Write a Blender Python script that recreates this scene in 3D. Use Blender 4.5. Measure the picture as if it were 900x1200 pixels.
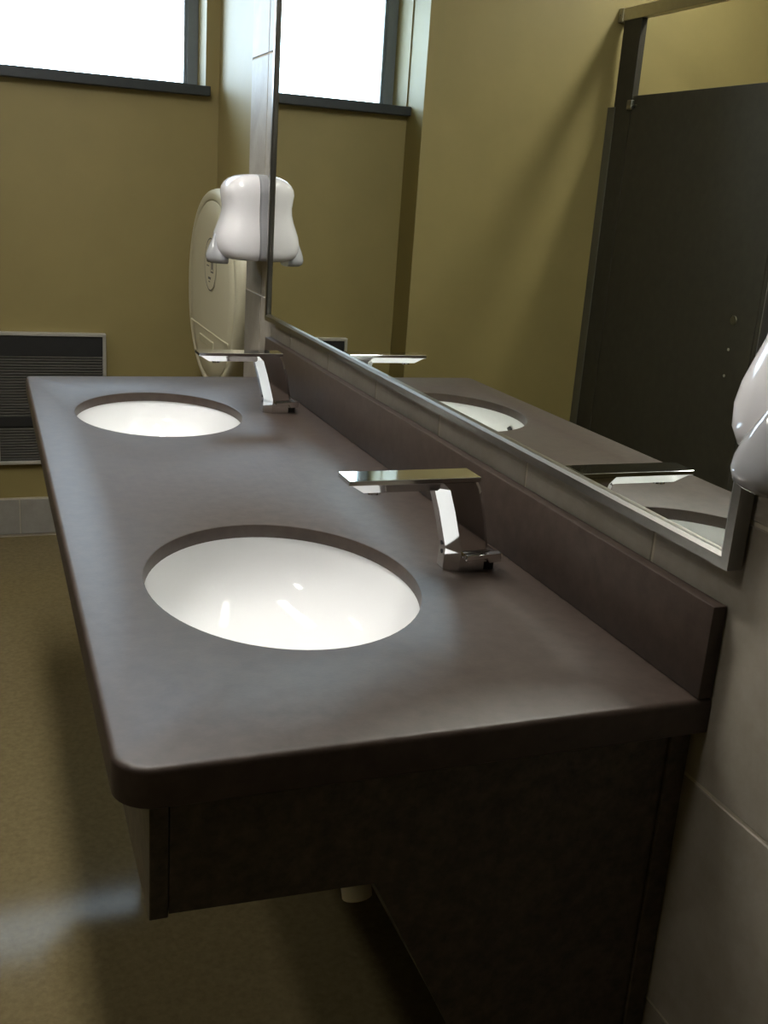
import bpy, bmesh, math, random
from mathutils import Vector, Matrix
random.seed(7)
for o in list(bpy.data.objects): bpy.data.objects.remove(o, do_unlink=True)
SC = bpy.context.scene
COL = SC.collection

# ------------------------------------------------------------------ camera
YAW, PITCH, ROLL, FPX = 0.376, -0.297, 0.071, 1221.26
cam = bpy.data.cameras.new('camera'); camo = bpy.data.objects.new('camera', cam); COL.objects.link(camo)
fw = Vector((math.sin(YAW)*math.cos(PITCH), math.cos(YAW)*math.cos(PITCH), math.sin(PITCH)))
rt = Vector((math.cos(YAW), -math.sin(YAW), 0)); up = rt.cross(fw)
R = rt*math.cos(ROLL)+up*math.sin(ROLL); U = -rt*math.sin(ROLL)+up*math.cos(ROLL)
m = Matrix(((R.x, U.x, -fw.x), (R.y, U.y, -fw.y), (R.z, U.z, -fw.z))).to_4x4()
m.translation = Vector((-0.767, -0.872, 1.273+.19))
camo.matrix_world = m
cam.sensor_fit = 'VERTICAL'; cam.sensor_height = 36; cam.lens = FPX*36/1200
cam.clip_start = .02
SC.camera = camo

# ------------------------------------------------------------------ sky, exposure
W = bpy.data.worlds.new('overcast_sky'); SC.world = W; W.use_nodes = True
bg = W.node_tree.nodes['Background']; bg.inputs['Color'].default_value = (.64, .83, 1.0, 1); bg.inputs['Strength'].default_value = 14.0
SC.view_settings.view_transform = 'Standard'; SC.view_settings.look = 'None'
SC.view_settings.exposure = 0.12; SC.view_settings.gamma = 1.0
LAMP = 57.0            # radiance of the fluorescent diffusers

LIFT = .19             # heights below are measured from a datum 19 cm above the floor
ZF = -LIFT
# ------------------------------------------------------------------ main sizes (metres)
H, T, L, D = .742, .044, 2.041, .671      # counter height, edge thickness, length, depth
YB = 3.4692                                # window wall
XR, YC = -0.9557, 3.2909                      # return wall beside the window, wall the stall is fixed to
CEIL = 2.62
XL, YF = -3.4, -4.2
XP = 0.1288                                 # painted wall, set back from the tiled wall

# ------------------------------------------------------------------ materials
def mat(name, col=(.5,.5,.5), rough=.5, metal=0, spec=.5, mott=0, mscale=30, bump=0, bscale=200, col2=None, coat=0, bdist=.002):
    M = bpy.data.materials.new(name); M.use_nodes = True
    nt = M.node_tree; b = nt.nodes['Principled BSDF']
    b.inputs['Base Color'].default_value = (*col, 1); b.inputs['Roughness'].default_value = rough
    b.inputs['Metallic'].default_value = metal; b.inputs['Specular IOR Level'].default_value = spec
    b.inputs['Coat Weight'].default_value = coat; b.inputs['Coat Roughness'].default_value = .05
    tc = nt.nodes.new('ShaderNodeTexCoord')
    if mott or col2:
        n = nt.nodes.new('ShaderNodeTexNoise'); n.inputs['Scale'].default_value = mscale; n.inputs['Detail'].default_value = 6
        n.inputs['Roughness'].default_value = .65
        nt.links.new(tc.outputs['Object'], n.inputs['Vector'])
        r = nt.nodes.new('ShaderNodeValToRGB')
        r.color_ramp.elements[0].position = .3; r.color_ramp.elements[1].position = .7
        c2 = col2 or tuple(min(1, c*(1+mott)) for c in col)
        c1 = col if col2 else tuple(c*(1-mott) for c in col)
        r.color_ramp.elements[0].color = (*c1, 1); r.color_ramp.elements[1].color = (*c2, 1)
        nt.links.new(n.outputs['Fac'], r.inputs['Fac']); nt.links.new(r.outputs['Color'], b.inputs['Base Color'])
    if bump:
        n2 = nt.nodes.new('ShaderNodeTexNoise'); n2.inputs['Scale'].default_value = bscale; n2.inputs['Detail'].default_value = 3
        nt.links.new(tc.outputs['Object'], n2.inputs['Vector'])
        bp = nt.nodes.new('ShaderNodeBump'); bp.inputs['Strength'].default_value = bump; bp.inputs['Distance'].default_value = bdist
        nt.links.new(n2.outputs['Fac'], bp.inputs['Height']); nt.links.new(bp.outputs['Normal'], b.inputs['Normal'])
    return M
def emis(name, col, s):
    M = bpy.data.materials.new(name); M.use_nodes = True; nt = M.node_tree
    nt.nodes.remove(nt.nodes['Principled BSDF'])
    e = nt.nodes.new('ShaderNodeEmission'); e.inputs['Color'].default_value = (*col, 1); e.inputs['Strength'].default_value = s
    nt.links.new(e.outputs[0], nt.nodes['Material Output'].inputs[0]); return M
def pane_mat():
    M = bpy.data.materials.new('window_glass'); M.use_nodes = True; nt = M.node_tree
    nt.nodes.remove(nt.nodes['Principled BSDF'])
    t = nt.nodes.new('ShaderNodeBsdfTransparent'); g = nt.nodes.new('ShaderNodeBsdfGlossy'); g.inputs['Roughness'].default_value = .02
    mx = nt.nodes.new('ShaderNodeMixShader'); f = nt.nodes.new('ShaderNodeFresnel'); f.inputs['IOR'].default_value = 1.3
    nt.links.new(f.outputs[0], mx.inputs[0]); nt.links.new(t.outputs[0], mx.inputs[1]); nt.links.new(g.outputs[0], mx.inputs[2])
    nt.links.new(mx.outputs[0], nt.nodes['Material Output'].inputs[0]); return M

PAINT  = mat('olive_paint', (.262,.207,.078), .55, mott=.04, mscale=6, bump=.12, bscale=350)
TILE   = mat('wall_tile_stone', (.235,.205,.162), .48, spec=.3, col2=(.345,.308,.255), mscale=9, bump=.15, bscale=90)
BTILE  = mat('baseboard_tile_stone', (.25,.235,.205), .4, col2=(.34,.32,.285), mscale=10, bump=.12, bscale=90)
GROUT  = mat('grout_sand', (.46,.40,.31), .85, mott=.08, mscale=40)
FLOOR  = mat('floor_epoxy', (.145,.113,.054), .085, col2=(.195,.153,.077), spec=.05, mscale=70, bump=.05, bscale=160)
CEILM  = mat('ceiling_tile', (.72,.70,.64), .9, mott=.05, mscale=60)
CTOP   = mat('counter_laminate', (.035,.0225,.016), .46, col2=(.058,.040,.030), spec=.42, mscale=42, bump=.05, bscale=260)
CBASE  = mat('vanity_laminate', (.028,.021,.015), .5, col2=(.085,.066,.047), mscale=62, bump=.05, bscale=260)
CAULK  = mat('caulk', (.30,.27,.21), .7, mott=.1)
PORC   = mat('porcelain', (.91,.91,.91), .08, spec=.55)
CHROME = mat('chrome', (.82,.83,.84), .06, metal=1)
STEEL  = mat('brushed_steel', (.25,.24,.22), .30, metal=1, mott=.06, mscale=60)
SILV   = mat('mirror_silver', (.83,.86,.80), .0, metal=1)
BLACK  = mat('black_backing', (.012,.012,.012), .7)
WPLAS  = mat('glossy_white_plastic', (.72,.70,.71), .13, spec=.55)
GPLAS  = mat('grey_plastic', (.26,.26,.27), .35)
SMOKE  = mat('smoke_grey_plastic', (.36,.36,.37), .10, spec=.6)
CREAM  = mat('cream_plastic', (.54,.50,.355), .38, bump=.08, bscale=300)
INK    = mat('label_ink', (.05,.05,.05), .5)
LABEL  = mat('label_cream', (.57,.53,.39), .4)
PART   = mat('partition_laminate', (.034,.030,.021), .7, col2=(.044,.039,.028), spec=.3, mscale=25)
PMET   = mat('partition_metal', (.40,.38,.33), .34, metal=1, mott=.05, mscale=40)
WFRAME = mat('window_frame_aluminium', (.16,.19,.21), .45, metal=0, mott=.05)
SILLM  = mat('sill_stone', (.022,.028,.032), .4, mott=.2, mscale=60)
GRILL  = mat('heater_black', (.018,.018,.018), .45, mott=.1)
SLATM  = mat('heater_slat', (.13,.12,.105), .4, mott=.1)
HFRAME = mat('heater_frame_metal', (.62,.60,.55), .4, metal=.6, mott=.05)
TRAPM  = mat('white_pipe_plastic', (.80,.78,.72), .4, mott=.03)
DIFF   = emis('fluorescent_diffuser', (1.0,.98,.93), LAMP)
FIXM   = mat('fixture_white', (.75,.75,.73), .5, mott=.02)
GLASS  = pane_mat()

# ------------------------------------------------------------------ helpers
def link(o, parent=None):
    COL.objects.link(o)
    if parent is not None: o.parent = parent
    return o
def world_origin(o):
    v = Vector((0,0,-LIFT))
    while o is not None: v += o.location; o = o.parent
    return v
def obj(name, bm, M, parent=None, smooth=None, origin=None):
    """one mesh object; bm is in world coordinates"""
    bmesh.ops.recalc_face_normals(bm, faces=bm.faces[:])
    org = world_origin(parent) if parent is not None else Vector(origin or (0,0,0))
    bmesh.ops.translate(bm, verts=bm.verts[:], vec=-org)
    me = bpy.data.meshes.new(name); bm.to_mesh(me); bm.free()
    me.materials.append(M)
    if smooth:
        for p in me.polygons: p.use_smooth = True
        me.set_sharp_from_angle(angle=math.radians(smooth))
    o = bpy.data.objects.new(name, me); link(o, parent)
    if parent is None: o.location = org+Vector((0,0,LIFT))
    return o
def thing(name, loc, label, cat, group=None):
    o = bpy.data.objects.new(name, None); COL.objects.link(o); o.location = Vector(loc)+Vector((0,0,LIFT)); o.empty_display_size = .05
    o['label'] = label; o['category'] = cat
    if group: o['group'] = group
    return o
def struct(name, bm, M, parent=None, smooth=None):
    o = obj(name, bm, M, parent, smooth); o['kind'] = 'structure'; return o
def box(bm, a, b, bev=0, seg=2):
    a, b = Vector(a), Vector(b)
    r = bmesh.ops.create_cube(bm, size=1)
    vs = r['verts']
    for v in vs: v.co = Vector((a[i] if v.co[i] < 0 else b[i] for i in range(3)))
    if bev:
        es = list({e for v in vs for e in v.link_edges})
        bmesh.ops.bevel(bm, geom=es, offset=bev, segments=seg, affect='EDGES', profile=.5)
    return bm
def BX(a, b, bev=0, seg=2): return box(bmesh.new(), a, b, bev, seg)
def loft(bm, rings, cap0=True, cap1=True, closed=True):
    vs = [[bm.verts.new(p) for p in r] for r in rings]
    n = len(vs[0])
    for a, b in zip(vs, vs[1:]):
        for i in range(n if closed else n-1):
            j = (i+1) % n
            bm.faces.new((a[i], a[j], b[j], b[i]))
    if cap0: bm.faces.new(vs[0])
    if cap1: bm.faces.new(vs[-1])
    return vs
def prism(poly, axis, lo, hi, bev=0):
    """poly: 2D points in the other two axes, extruded along axis"""
    bm = bmesh.new()
    def P(q, t):
        q = list(q); q.insert(axis, t); return q
    loft(bm, [[P(q, lo) for q in poly], [P(q, hi) for q in poly]])
    if bev:
        bmesh.ops.recalc_face_normals(bm, faces=bm.faces[:])
        bmesh.ops.bevel(bm, geom=bm.edges[:], offset=bev, segments=2, affect='EDGES', profile=.5)
    return bm
def cyl(bm, p0, p1, r0, r1=None, n=20):
    r1 = r0 if r1 is None else r1
    p0, p1 = Vector(p0), Vector(p1); d = (p1-p0).normalized()
    a = d.orthogonal().normalized(); b = d.cross(a)
    def ring(c, r): return [c+a*(math.cos(2*math.pi*i/n)*r)+b*(math.sin(2*math.pi*i/n)*r) for i in range(n)]
    loft(bm, [ring(p0, r0), ring(p1, r1)]); return bm
def tube(bm, pts, r, n=18):
    pts = [Vector(p) for p in pts]; rings = []; ref = Vector((0,1,0))
    for i, p in enumerate(pts):
        t = (pts[min(i+1, len(pts)-1)]-pts[max(i-1, 0)]).normalized()
        a = ref if abs(t.dot(ref)) < .9 else Vector((1,0,0))
        a = (a-t*a.dot(t)).normalized(); b = t.cross(a)
        rings.append([p+a*(math.cos(2*math.pi*k/n)*r)+b*(math.sin(2*math.pi*k/n)*r) for k in range(n)])
    loft(bm, rings); return bm

# ------------------------------------------------------------------ setting: floor, ceiling, walls
XO = .22
struct('floor', BX((XL-.1, YF-.1, ZF-.1), (XO, YB+.4, ZF)), FLOOR)
struct('ceiling', BX((XL-.1, YF-.1, CEIL), (XO, YB+.4, CEIL+.1)), CEILM)
struct('wall_left', BX((XL-.1, YF-.1, ZF), (XL, YC+.2, CEIL)), PAINT)
struct('wall_front', BX((XL, YF-.1, ZF), (XP, YF, CEIL)), PAINT)
struct('wall_left_return', BX((XL, YC, ZF), (XR, YB+.3, CEIL)), PAINT)          # the jog left of the window, stall is fixed to it

# window wall with its opening
WX0, WX1, WZ0, WZ1, WD = -0.9505, 0.0756, 1.6057, 2.15, .167
bm = bmesh.new()
y0, y1 = YB, YB+.3
box(bm, (XR, y0, ZF), (XP, y1, WZ0)); box(bm, (XR, y0, WZ1), (XP, y1, CEIL))
box(bm, (XR, y0, WZ0), (WX0, y1, WZ1)); box(bm, (WX1, y0, WZ0), (XP, y1, WZ1))
struct('wall_back', bm, PAINT)

# right wall: painted plaster, tile field stands proud of it
YT = 2.377
wr = struct('wall_right', BX((XP, YF-.1, ZF), (XO, YB+.4, CEIL)), PAINT)
obj('furring', BX((.012, YF, ZF), (XP, YT-.001, CEIL)), PAINT, wr)
obj('grout_bed', BX((.0014, -1.6, ZF), (.012, YT-.001, CEIL-.001)), GROUT, wr)
py, pz, gy = .338, .33, .0045
ys = [YT, 2.181] + [2.181-py*k for k in range(1, 12)]
zs = [ZF, -.031, .299] + [.299+pz*k for k in range(1, 8)]
zs[-1] = CEIL
tile_mesh = {}
for i in range(len(ys)-1):
    for j in range(len(zs)-1):
        ya, yb, za, zb = ys[i+1]+gy/2, ys[i]-(gy/2 if i else 0), zs[j]+gy/2, zs[j+1]-gy/2
        key = (round(yb-ya, 4), round(zb-za, 4))
        c = Vector((0, (ya+yb)/2, (za+zb)/2))
        if key not in tile_mesh:
            t = obj('tile', BX((0, ya, za), (.011, yb, zb), .0012, 1), TILE, wr)
            t.data.transform(Matrix.Translation(-c)); t.location = c; tile_mesh[key] = t.data
        else:
            t = bpy.data.objects.new('tile', tile_mesh[key]); link(t, wr); t.location = c
        t.location.x += random.uniform(-.0004, .0004)

# baseboards of stone tile on the window wall and the jog
def baseboard(name, x0, x1, y, start):
    b = struct(name, BX((x0, y-.006, ZF), (x1, y, -0.0242)), GROUT)
    x = start; k = 0
    edges = [x1]
    while x > x0+.02: edges.append(x); x -= .338
    edges.append(x0)
    for xa, xb in zip(edges[1:], edges):
        obj('tile', BX((xa+.002, y-.011, ZF+.012), (xb-.002, y-.004, -0.0292), .001, 1), BTILE, b)
baseboard('baseboard_back', XR, XP-.002, YB, -0.3238)
baseboard('baseboard_left', XL, XR-.0, YC, -1.06)

# window
w = struct('window_1', BX((WX0, YB+WD, WZ0), (WX0+.042, YB+WD+.05, WZ1)), WFRAME)
for a, b in (((WX1-.042, WZ0), (WX1, WZ1)), ((WX0+.042, WZ0), (WX1-.042, WZ0+.032)), ((WX0+.042, WZ1-.042), (WX1-.042, WZ1))):
    obj('window_frame', BX((a[0], YB+WD, a[1]), (b[0], YB+WD+.05, b[1]), .002, 1), WFRAME, w)
obj('glazing_bead', BX((WX1-.054, YB+WD+.012, WZ0+.032), (WX1-.042, YB+WD+.03, WZ1-.042)), WFRAME, w)
obj('glazing_bead', BX((WX0+.042, YB+WD+.012, WZ0+.032), (WX0+.054, YB+WD+.03, WZ1-.042)), WFRAME, w)
obj('window_pane', BX((WX0+.042, YB+WD+.02, WZ0+.032), (WX1-.042, YB+WD+.026, WZ1-.042)), GLASS, w)
obj('window_sill', BX((WX0-.010, YB-.045, WZ0-.024), (WX1+.012, YB+WD, WZ0+.012), .002, 1), SILLM, w)
pl = bpy.data.lights.new('window_portal', 'AREA'); pl.shape = 'RECTANGLE'; pl.size = WX1-WX0; pl.size_y = WZ1-WZ0
pl.cycles.is_portal = True
po = bpy.data.objects.new('window_portal', pl); COL.objects.link(po); po.location = ((WX0+WX1)/2, YB+WD+.07, (WZ0+WZ1)/2+LIFT)
po.rotation_euler = (-math.pi/2, 0, 0)

# ------------------------------------------------------------------ ceiling lights (strip over the stall front, out of frame)
def ceiling_light(x, y, ln, w, label):
    t = thing('ceiling_light', (x, y, CEIL), label, 'light', 'fluorescent strips on the ceiling')
    obj('housing', BX((x-w/2-.02, y-ln/2, CEIL-.05), (x+w/2+.02, y+ln/2, CEIL), .004, 1), FIXM, t)
    obj('diffuser', BX((x-w/2, y-ln/2+.02, CEIL-.072), (x+w/2, y+ln/2-.02, CEIL-.05), .01, 2), DIFF, t)
ceiling_light(-2.08, 2.55, .80, .11, 'fluorescent strip light on the ceiling behind the stall front')
ceiling_light(-.72, 1.1, 1.2, .17, 'fluorescent strip light on the ceiling above the aisle beside the counter')
ceiling_light(-1.65, -.05, .36, .13, 'short fluorescent strip light added on the ceiling to brighten the near wall tiles')  # added lamp, placed to brighten the near tiles but not the end panel

# ------------------------------------------------------------------ countertop
SINKS = [(-.387, .466), (-.390, 1.566)]
SA, SB = .190, .242
ct = thing('countertop', (-D/2, L/2, H-T), 'dark brown-grey countertop with rounded corners and two oval sink cut-outs', 'countertop')
def outline(inset):
    x0, x1, y0, y1 = -D+inset, 0-.001, 0+inset, L-inset
    pts = [(x1, y0), (x1, y1)]
    r = .022-inset*.8
    for k in range(9):
        a = math.pi/2+math.pi/2*k/8; pts.append((x0+r+math.cos(a)*r, y1-r+math.sin(a)*r))
    r = .040-inset*.8
    for k in range(13):
        a = math.pi+math.pi/2*k/12; pts.append((x0+r+math.cos(a)*r, y0+r+math.sin(a)*r))
    return pts
NE = 72
def ell(c, a, b, n=NE): return [(c[0]+a*math.cos(2*math.pi*k/n), c[1]+b*math.sin(2*math.pi*k/n)) for k in range(n)]
bm = bmesh.new()
def ringv(pts, z): return [bm.verts.new((p[0], p[1], z)) for p in pts]
def strip(a, b):
    for i in range(len(a)): j = (i+1) % len(a); bm.faces.new((a[i], a[j], b[j], b[i]))
rr = .007
outer = []
for k in range(5):
    a = math.pi/2*k/4; outer.append(ringv(outline(rr*(1-math.sin(a))), H-rr*(1-math.cos(a))))
outer.append(ringv(outline(0), H-T+.002)); outer.append(ringv(outline(.002), H-T)); outer.append(ringv(outline(.03), H-T))
outer.append(ringv(outline(.03), H-.022))
for a, b in zip(outer, outer[1:]): strip(a, b)
tops, bots = [], []
for c in SINKS:
    r0 = ringv(ell(c, SA+.003, SB+.003), H); r1 = ringv(ell(c, SA+.001, SB+.001), H-.001); r2 = ringv(ell(c, SA, SB), H-.004); r3 = ringv(ell(c, SA, SB), H-.022)
    strip(r0, r1); strip(r1, r2); strip(r2, r3); tops.append(r0); bots.append(r3)
def fill(loops):
    es = []
    for l in loops:
        for i in range(len(l)):
            e = bm.edges.get((l[i], l[(i+1) % len(l)])) or bm.edges.new((l[i], l[(i+1) % len(l)])); es.append(e)
    bmesh.ops.triangle_fill(bm, use_beauty=True, use_dissolve=False, edges=es)
fill([outer[0]]+tops); fill([outer[-1]]+bots)
obj('worktop', bm, CTOP, ct, 40)
obj('backsplash', BX((-.020, .001, H+.0005), (-.001, L-.002, .857), .0022, 2), CTOP, ct, 40)

# ------------------------------------------------------------------ vanity base
vb = thing('vanity_base', (-D/2, L/2, ZF), 'dark laminate vanity base under the countertop with a slanted access panel', 'cabinet')
zt = H-T
obj('front_apron', BX((-.636, .025, .553), (-.617, L-.12, zt), .001, 1), CBASE, vb)
XW = -.030
endpoly = [(-.616, zt), (-.616, .556), (-.392, .549), (-.031, ZF+.0), (XW-.0005, ZF), (XW-.001, zt)]
obj('end_panel', prism(endpoly, 1, .027, .046, .0008), CBASE, vb)
obj('far_end_rail', BX((-.60, L-.05, .60), (XW-.001, L-.031, zt), .001, 1), CBASE, vb)  # unseen rail, bottom edge set to trim the window's reflection in the floor
obj('scribe_strip', BX((XW, .023, ZF), (-.002, .046, zt), .001, 1), CBASE, vb)
obj('access_panel', prism([(-.388, .549), (-.014, ZF+.004), (-.003, ZF+.004), (-.372, .549)], 1, .047, L-.052), CBASE, vb)
obj('caulk_line', prism([(-.018, ZF), (-.011, ZF), (-.014, ZF+.007)], 1, .05, L-.055), CAULK, vb)
obj('back_rail', BX((-.05, .05, .5), (-.03, L-.06, zt)), CBASE, vb)

# ------------------------------------------------------------------ sinks
def make_sink(c, label):
    x, y = c
    t = thing('sink', (x, y, H-.16), label, 'sink', 'oval undermount sinks')
    bm = bmesh.new(); rings = []
    zr = H-.0225
    rings.append([(p[0], p[1], zr-.012) for p in ell(c, SA+.022, SB+.022)])
    rings.append([(p[0], p[1], zr) for p in ell(c, SA+.022, SB+.022)])
    rings.append([(p[0], p[1], zr) for p in ell(c, SA+.002, SB+.002)])
    n = 16; dp = .125
    for k in range(1, n+1):
        u = k/n
        s = math.cos(u*math.pi/2)**.62 if u < 1 else 0
        s = max(s, .10); z = zr-.004-dp*math.sin(u*math.pi/2)**1.15
        rings.append([(p[0], p[1], z) for p in ell(c, SA*s+.001, (SB*s+.001) if s > .2 else max(SA*s+.001, SB*s*.8))])
    zb = rings[-1][0][2]
    loft(bm, rings, cap0=False, cap1=True)
    # outside skin
    rings2 = [[(p[0], p[1], zr-.012) for p in ell(c, SA+.022, SB+.022)]]
    for k in range(0, 9):
        u = k/8; s = max(math.cos(u*math.pi/2)**.62 if u < 1 else 0, .12)
        rings2.append([(p[0], p[1], zr-.014-dp*math.sin(u*math.pi/2)**1.15) for p in ell(c, (SA+.010)*s, (SB+.010)*s)])
    loft(bm, rings2, cap0=False, cap1=True)
    bmesh.ops.remove_doubles(bm, verts=bm.verts[:], dist=1e-5)
    obj('bowl', bm, PORC, t, 50)
    bm = bmesh.new()
    rg = []
    for r, z in ((.0, .004), (.012, .004), (.019, .0045), (.023, .003), (.024, .0008)):
        rg.append([(x+max(r, .001)*math.cos(2*math.pi*k/24), y+max(r, .001)*math.sin(2*math.pi*k/24), zb+z) for k in range(24)])
    loft(bm, rg, cap0=True, cap1=False)
    obj('drain', bm, CHROME, t, 40)
    # overflow hole high on the user's side of the bowl
    bm = bmesh.new()
    cyl(bm, (x-SA*.955, y, zr-.034), (x-SA*.99, y, zr-.030), .009, n=16)
    obj('overflow_hole', bm, BLACK, t)
    return t
near_sink = make_sink(SINKS[0], 'white oval sink nearer the camera, set into the dark counter')
make_sink(SINKS[1], 'white oval sink at the far end of the counter by the window wall')

bm = bmesh.new()
tube(bm, [(-.402, .466, .576), (-.402, .46, .52), (-.395, .43, .49), (-.379, .34, .462), (-.363, .26, .438), (-.351, .222, .425), (-.345, .206, .413), (-.343, .200, .395)], .020)
tp = obj('drain_pipe', bm, TRAPM, None, 60, origin=(-.37, .3, .44))
tp['label'] = 'white plastic drain pipe end showing below the dark vanity apron'; tp['category'] = 'pipe'

# ------------------------------------------------------------------ faucets
def make_faucet(yc, dx, label):
    t = thing('faucet', (-.105+dx, yc, H), label, 'faucet', 'chrome sensor faucets on the counter')
    X = lambda v: v+dx
    # column
    def sec(x0, x1, hw, fwid, cx, z, zb=None):
        zb = z if zb is None else zb
        xs = [(x0, -fwid), (x0+cx, -hw), (x1-.006, -hw), (x1, -hw+.006), (x1, hw-.006), (x1-.006, hw), (x0+cx, hw), (x0, fwid)]
        return [(X(p[0]), yc+p[1], z+(zb-z)*(p[0]-x0)/(x1-x0)) for p in xs]
    bm = bmesh.new()
    rings = [sec(-.143, -.064, .026, .011, .019, H+.0005), sec(-.144, -.064, .0265, .011, .019, H+.003),
             sec(-.142, -.065, .0265, .011, .019, .772), sec(-.142, -.077, .0265, .011, .019, .777),
             sec(-.157, -.088, .0262, .011, .019, .835), sec(-.168, -.098, .026, .011, .019, .870), sec(-.182, -.104, .026, .012, .022, .8805)]
    loft(bm, rings)
    obj('column', bm, CHROME, t, 22)
    # spout: chamfered bar below a flat plate
    bm = bmesh.new()
    def ssec(x, zt_, zb_, ht, hb): return [(X(x), yc-ht, zt_), (X(x), yc-hb, zb_), (X(x), yc+hb, zb_), (X(x), yc+ht, zt_)]
    tip = [(X(-.298), yc-.0225, .8800), (X(-.277), yc-.013, .8665), (X(-.277), yc+.013, .8665), (X(-.298), yc+.0225, .8800)]
    loft(bm, [tip, ssec(-.170, .8800, .8665, .0225, .013), ssec(-.125, .8800, .862, .0225, .014)])
    obj('spout', bm, CHROME, t, 22)
    bm = prism([(X(-.3035), yc-.026), (X(-.101), yc-.026), (X(-.101), yc+.026), (X(-.3035), yc+.026)], 2, .8805, .8880)
    bmesh.ops.bevel(bm, geom=bm.edges[:], offset=.0008, segments=1, affect='EDGES')
    obj('top_plate', bm, CHROME, t, 22)
    # aerator, sensor eyes, mixing lever
    bm = bmesh.new(); cyl(bm, (X(-.258), yc, .8665), (X(-.258), yc, .862), .010); obj('aerator', bm, CHROME, t, 40)
    for z in (.768, .782):
        bm = bmesh.new(); cyl(bm, (X(-.139-max(0, z-.777)*.26), yc, z), (X(-.1428-max(0, z-.777)*.26), yc, z), .0036, n=14); obj('sensor_eye', bm, BLACK, t, 40)
    bm = bmesh.new(); cyl(bm, (X(-.110), yc-.024, .7625), (X(-.110), yc-.031, .7625), .0052, n=16); cyl(bm, (X(-.110), yc-.031, .7625), (X(-.110), yc-.033, .7625), .003, n=12)
    lv = obj('lever_pivot', bm, CHROME, t, 40)
    bm = prism([(X(-.119), .763), (X(-.117), .7715), (X(-.062), .7735), (X(-.062), .760), (X(-.081), .758), (X(-.085), .7655)], 1, yc-.0385, yc-.0270, .0010)
    obj('mixing_lever', bm, CHROME, t, 22)
    obj('lever_slot', BX((X(-.084), yc-.0268, .7445), (X(-.068), yc-.0262, .757)), BLACK, t)
    return t
make_faucet(.465, 0, 'chrome angular sensor faucet beside the nearer sink')
make_faucet(1.567, 0, 'chrome angular sensor faucet beside the far sink')

# ------------------------------------------------------------------ mirror
MY0, MY1, MZ0, MZ1 = -.014, 2.035, .906, 1.99
mr = thing('wall_mirror', (-.012, (MY0+MY1)/2, MZ0), 'large wall mirror in a steel frame above the backsplash', 'mirror')
obj('backing_board', BX((-.011, MY0+.006, MZ0+.006), (-.001, MY1-.006, MZ1-.006)), BLACK, mr)
obj('mirror_glass', BX((-.0165, MY0+.012, MZ0+.012), (-.0115, MY1-.012, MZ1-.012)), SILV, mr)
fwd = .017
def rail(axis, at, flip):
    """L-shaped frame rail with a sloped inner lip"""
    s = -1 if flip else 1
    prof = [(-.005, 0), (-.0245, 0), (-.0245, fwd*.72*s), (-.0215, fwd*s), (-.0168, fwd*s), (-.005, fwd*s*.9)]
    bm = bmesh.new()
    def P(q, e):
        a = at+q[1]; inset = abs(q[1])
        if axis == 'y':   # runs along y, q[1] is z
            return (q[0], (MY0+inset if e == 0 else MY1-inset), a)
        return (q[0], a, (MZ0+inset if e == 0 else MZ1-inset))
    loft(bm, [[P(q, 0) for q in prof], [P(q, 1) for q in prof]])
    obj('frame_rail', bm, STEEL, mr, 25)
rail('y', MZ0, False); rail('y', MZ1, True); rail('z', MY0, False); rail('z', MY1, True)

# ------------------------------------------------------------------ soap dispensers
def sring(xb, xf, hw, yc, z, n=28, e=3.2):
    """D-shaped plan section: flat on the back, rounded on the front"""
    pts = []
    for k in range(n+1):
        a = -math.pi/2+math.pi*k/n
        c, s = math.cos(a), math.sin(a)
        pts.append((xb-(xb-xf)*abs(c)**(2/e), yc+hw*math.copysign(abs(s)**(2/e), s), z))
    return pts
def make_dispenser(yc, label):
    t = thing('soap_dispenser', (0, yc, 1.06), label, 'soap dispenser', 'soap dispensers at the mirror ends')
    z0 = 1.060
    #       z     front  half width
    prof = [(.000, -.098, .080), (.004, -.114, .090), (.012, -.127, .097), (.028, -.1355, .1005), (.050, -.1375, .1005), (.070, -.134, .098), (.090, -.127, .093),
            (.110, -.1195, .088), (.130, -.1145, .085), (.150, -.1135, .084), (.170, -.1165, .085), (.186, -.119, .085), (.200, -.1165, .083), (.212, -.109, .079), (.223, -.096, .072), (.231, -.078, .062), (.236, -.050, .046)]
    bm = bmesh.new(); loft(bm, [sring(-.028, f, w_, yc, z0+z) for z, f, w_ in prof]); obj('cover', bm, WPLAS, t, 60)
    bm = bmesh.new(); loft(bm, [sring(-.0003, -.0285, min(w_+.001, .099), yc, z0+z+.0005, e=8) for z, f, w_ in prof]); obj('back_plate', bm, GPLAS, t, 40)
    # push lever: teardrop hanging on the front of the cover
    lp = [(-.024, -.128, .018), (-.0225, -.150, .036), (-.017, -.158, .043), (-.006, -.1610, .0465), (.006, -.159, .045), (.019, -.155, .040), (.033, -.1495, .031), (.048, -.143, .019), (.058, -.137, .011), (.064, -.131, .004)]
    bm = bmesh.new(); loft(bm, [sring(-.105, f, w_, yc, z0+z+.008, e=2.4) for z, f, w_ in lp]); obj('push_lever', bm, SMOKE, t, 60)
    return t
make_dispenser(2.200, 'white soap dispenser with grey lever on the tiles beyond the far end of the mirror')
make_dispenser(-.172, 'white soap dispenser with grey lever at the near end of the mirror, right photo edge')

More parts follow.
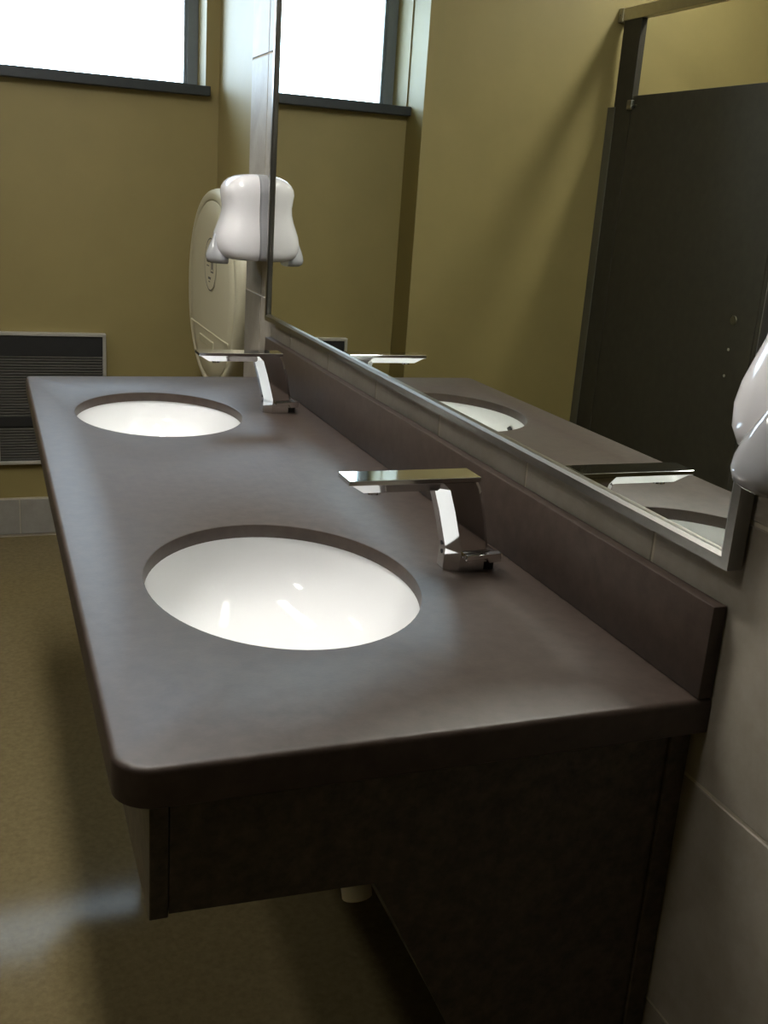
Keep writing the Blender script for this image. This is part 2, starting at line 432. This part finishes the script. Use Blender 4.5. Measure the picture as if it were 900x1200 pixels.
# ------------------------------------------------------------------ baby changing station
BY, BZ, BW, BH = 2.94, .890, .450, .358
bs = thing('changing_station', (XP, BY, BZ-BH), 'closed cream oval baby changing station on the wall in the corner', 'changing station')
def oring(s, x, n=64, e=2.08):
    r = []
    for k in range(n):
        a = 2*math.pi*k/n; c, q = math.cos(a), math.sin(a)
        r.append((x, BY+BW*s*math.copysign(abs(c)**(2/e), c), BZ+BH*s*math.copysign(abs(q)**(2/e), q)))
    return r
XF = -.002
loft_r = [(1, XP-.0002), (1, .04), (.995, .025), (.98, .010), (.96, .003), (.94, .001), (.90, .001), (.888, .003), (.882, .010), (.6, .010)]
bm = bmesh.new(); loft(bm, [oring(a, b) for a, b in loft_r]); obj('shell', bm, CREAM, bs, 40)
bm = bmesh.new()
loft(bm, [oring(.876, .0105), oring(.876, .004), oring(.866, .001), oring(.72, XF), oring(.45, XF-.001), oring(.15, XF-.0015)])
obj('bed_panel', bm, CREAM, bs, 40)
obj('lower_seam', BX((XF-.004, BY-.33, .742), (XF+.004, BY+.33, .749), .0015, 1), CREAM, bs)
obj('hand_grip', BX((XF-.0045, 2.84, .690), (XF+.004, 3.09, .718), .003, 1), mat('grip_plastic', (.44,.41,.28), .5, mott=.05), bs)
# printed label: an oval outline with lines of small print and a pictogram
bm = bmesh.new()
LY, LZ = 2.91, .985
def lo(a, b, x, n=40): return [(x, LY+a*math.cos(2*math.pi*k/n), LZ+b*math.sin(2*math.pi*k/n)) for k in range(n)]
loft(bm, [lo(.105, .095, XF+.0005), lo(.105, .095, XF-.003)])
lab = obj('label', bm, LABEL, bs)
bm = bmesh.new()
xl = XF-.0033
v0, v1 = lo(.103, .093, xl), lo(.098, .088, xl)
va = [bm.verts.new(p) for p in v0]; vb_ = [bm.verts.new(p) for p in v1]
for i in range(40): j = (i+1) % 40; bm.faces.new((va[i], va[j], vb_[j], vb_[i]))
for (a, b, c, d_) in ((.018, .066, .018, .024), (.018, .066, .006, .011), (.020, .064, -.008, -.004), (-.012, .034, -.052, -.044), (.0, .025, -.062, -.058)):
    box(bm, (xl-.0002, LY+a, LZ+c), (xl, LY+b, LZ+d_))
for (a, b, c, d_) in ((-.055, -.008, .036, .041), (-.055, -.008, -.027, -.022), (-.055, -.050, -.027, .041), (-.013, -.008, -.027, .041), (-.041, -.022, -.015, .010), (-.036, -.027, .013, .024)):
    box(bm, (xl-.0002, LY+a, LZ+c), (xl, LY+b, LZ+d_))
obj('label_print', bm, INK, lab)

# ------------------------------------------------------------------ wall heater with louvred grille
HX0, HX1, HZ0, HZ1 = -0.742, -0.3134, 0.1238, 0.6557
ht = thing('wall_heater', ((HX0+HX1)/2, YB, HZ0), 'black louvred wall heater in a metal frame low on the far wall', 'heater')
obj('backing', BX((HX0+.008, YB-.012, HZ0+.008), (HX1-.008, YB-.0005, HZ1-.008)), GRILL, ht)
fr = .013; fy = YB-.030
for a, b in (((HX0, HZ1-fr), (HX1, HZ1)), ((HX0, HZ0), (HX1, HZ0+fr)), ((HX0, HZ0+fr), (HX0+fr, HZ1-fr)), ((HX1-fr, HZ0+fr), (HX1, HZ1-fr))):
    obj('frame_rail', BX((a[0], fy, a[1]), (b[0], YB-.001, b[1]), .0015, 1), HFRAME, ht)
obj('control_panel', BX((HX0+fr, YB-.024, 0.5629), (HX1-fr, YB-.012, HZ1-fr-.001), .001, 1), GRILL, ht)
obj('middle_band', BX((HX0+fr, YB-.024, 0.2792), (HX1-fr, YB-.012, 0.3178), .001, 1), GRILL, ht)
slat = None; cx = (HX0+HX1)/2; hl = (HX1-HX0)/2-fr
def add_slat(z):
    global slat
    if slat is None:
        bm = bmesh.new()
        loft(bm, [[(s*hl+cx, YB-.0235, -.0017+z), (s*hl+cx, YB-.0235, .0012+z), (s*hl+cx, YB-.0125, .0042+z), (s*hl+cx, YB-.0125, .0013+z)] for s in (-1, 1)])
        o = obj('slat', bm, SLATM, ht)
        o.data.transform(Matrix.Translation((0, 0, -(z-HZ0)))); o.location.z = z-HZ0; slat = o.data
    else:
        o = bpy.data.objects.new('slat', slat); link(o, ht); o.location.z = z-HZ0
z = 0.1442
while z < 0.2761: add_slat(z); z += .0112
z = 0.3235
while z < 0.5597: add_slat(z); z += .0112

# ------------------------------------------------------------------ toilet stall front (seen in the mirror)
XS = -1.8077
tpn = thing('toilet_partition', (XS, 2.0, ZF), 'dark brown toilet stall front with metal head rail, reflected in the mirror', 'partition')
def shoe(y0, y1): obj('pilaster_shoe', BX((XS-.036, y0-.003, ZF), (XS, y1+.003, ZF+.07), .001, 1), STEEL, tpn)
def pilaster(y0, y1): obj('pilaster', BX((XS-.032, y0, ZF+.05), (XS-.004, y1, 2.0207), .0012, 1), PART, tpn); shoe(y0, y1)
obj('head_rail', prism([(XS-.036, 2.0207), (XS, 2.0207), (XS, 2.0697), (XS-.036, 2.0697)], 1, .2, YC-.001, .0015), PMET, tpn)
hb = obj('rail_bracket', BX((XS-.038, YC-.034, 2.0186), (XS+.0025, YC, 2.0718), .001, 1), PMET, tpn)
bm = bmesh.new(); cyl(bm, (XS+.002, YC-.018, 2.0447), (XS+.0045, YC-.018, 2.0447), .004, n=12); obj('screw', bm, STEEL, hb)
pilaster(3.1188, 3.2491)
obj('wall_channel', BX((XS-.036, 3.2345, ZF+.05), (XS+.001, YC-.001, 1.6849), .001, 1), mat('channel_metal', (.16,.155,.135), .45, metal=.7, mott=.05), tpn)
dr = obj('door', BX((XS-.030, 2.1438, .15), (XS-.004, 3.1125, 1.7224), .0012, 1), PART, tpn)
obj('hinge', BX((XS-.012, 3.0979, 1.6682), (XS+.010, 3.1324, 1.7058), .003, 2), STEEL, dr)
obj('hinge_pin', BX((XS-.008, 3.074, 1.6807), (XS+.002, 3.099, 1.687), .001, 1), STEEL, dr)
bm = bmesh.new(); cyl(bm, (XS-.004, 2.2616, 0.9153), (XS-.0015, 2.2616, 0.9153), .018, .016, n=20); obj('latch_plate', bm, mat('worn_bronze', (.10,.09,.06), .4, metal=.6, mott=.3, mscale=90), dr, 40)
for zz in (0.809, 0.712):
    bm = bmesh.new(); cyl(bm, (XS-.004, 2.2627, zz), (XS-.002, 2.2627, zz), .0055, n=12); obj('screw', bm, HFRAME, dr)
pilaster(1.9144, 2.1375)
obj('side_panel', BX((XL+.002, 2.0186, .15), (XS-.034, 2.0447, 1.7224), .001, 1), PART, tpn)
obj('door', BX((XS-.030, 0.9967, .15), (XS-.004, 1.9081, 1.7224), .0012, 1), PART, tpn)
pilaster(.2, 0.9904)
obj('side_panel', BX((XL+.002, .52, .15), (XS-.034, .545, 1.7224), .001, 1), PART, tpn)
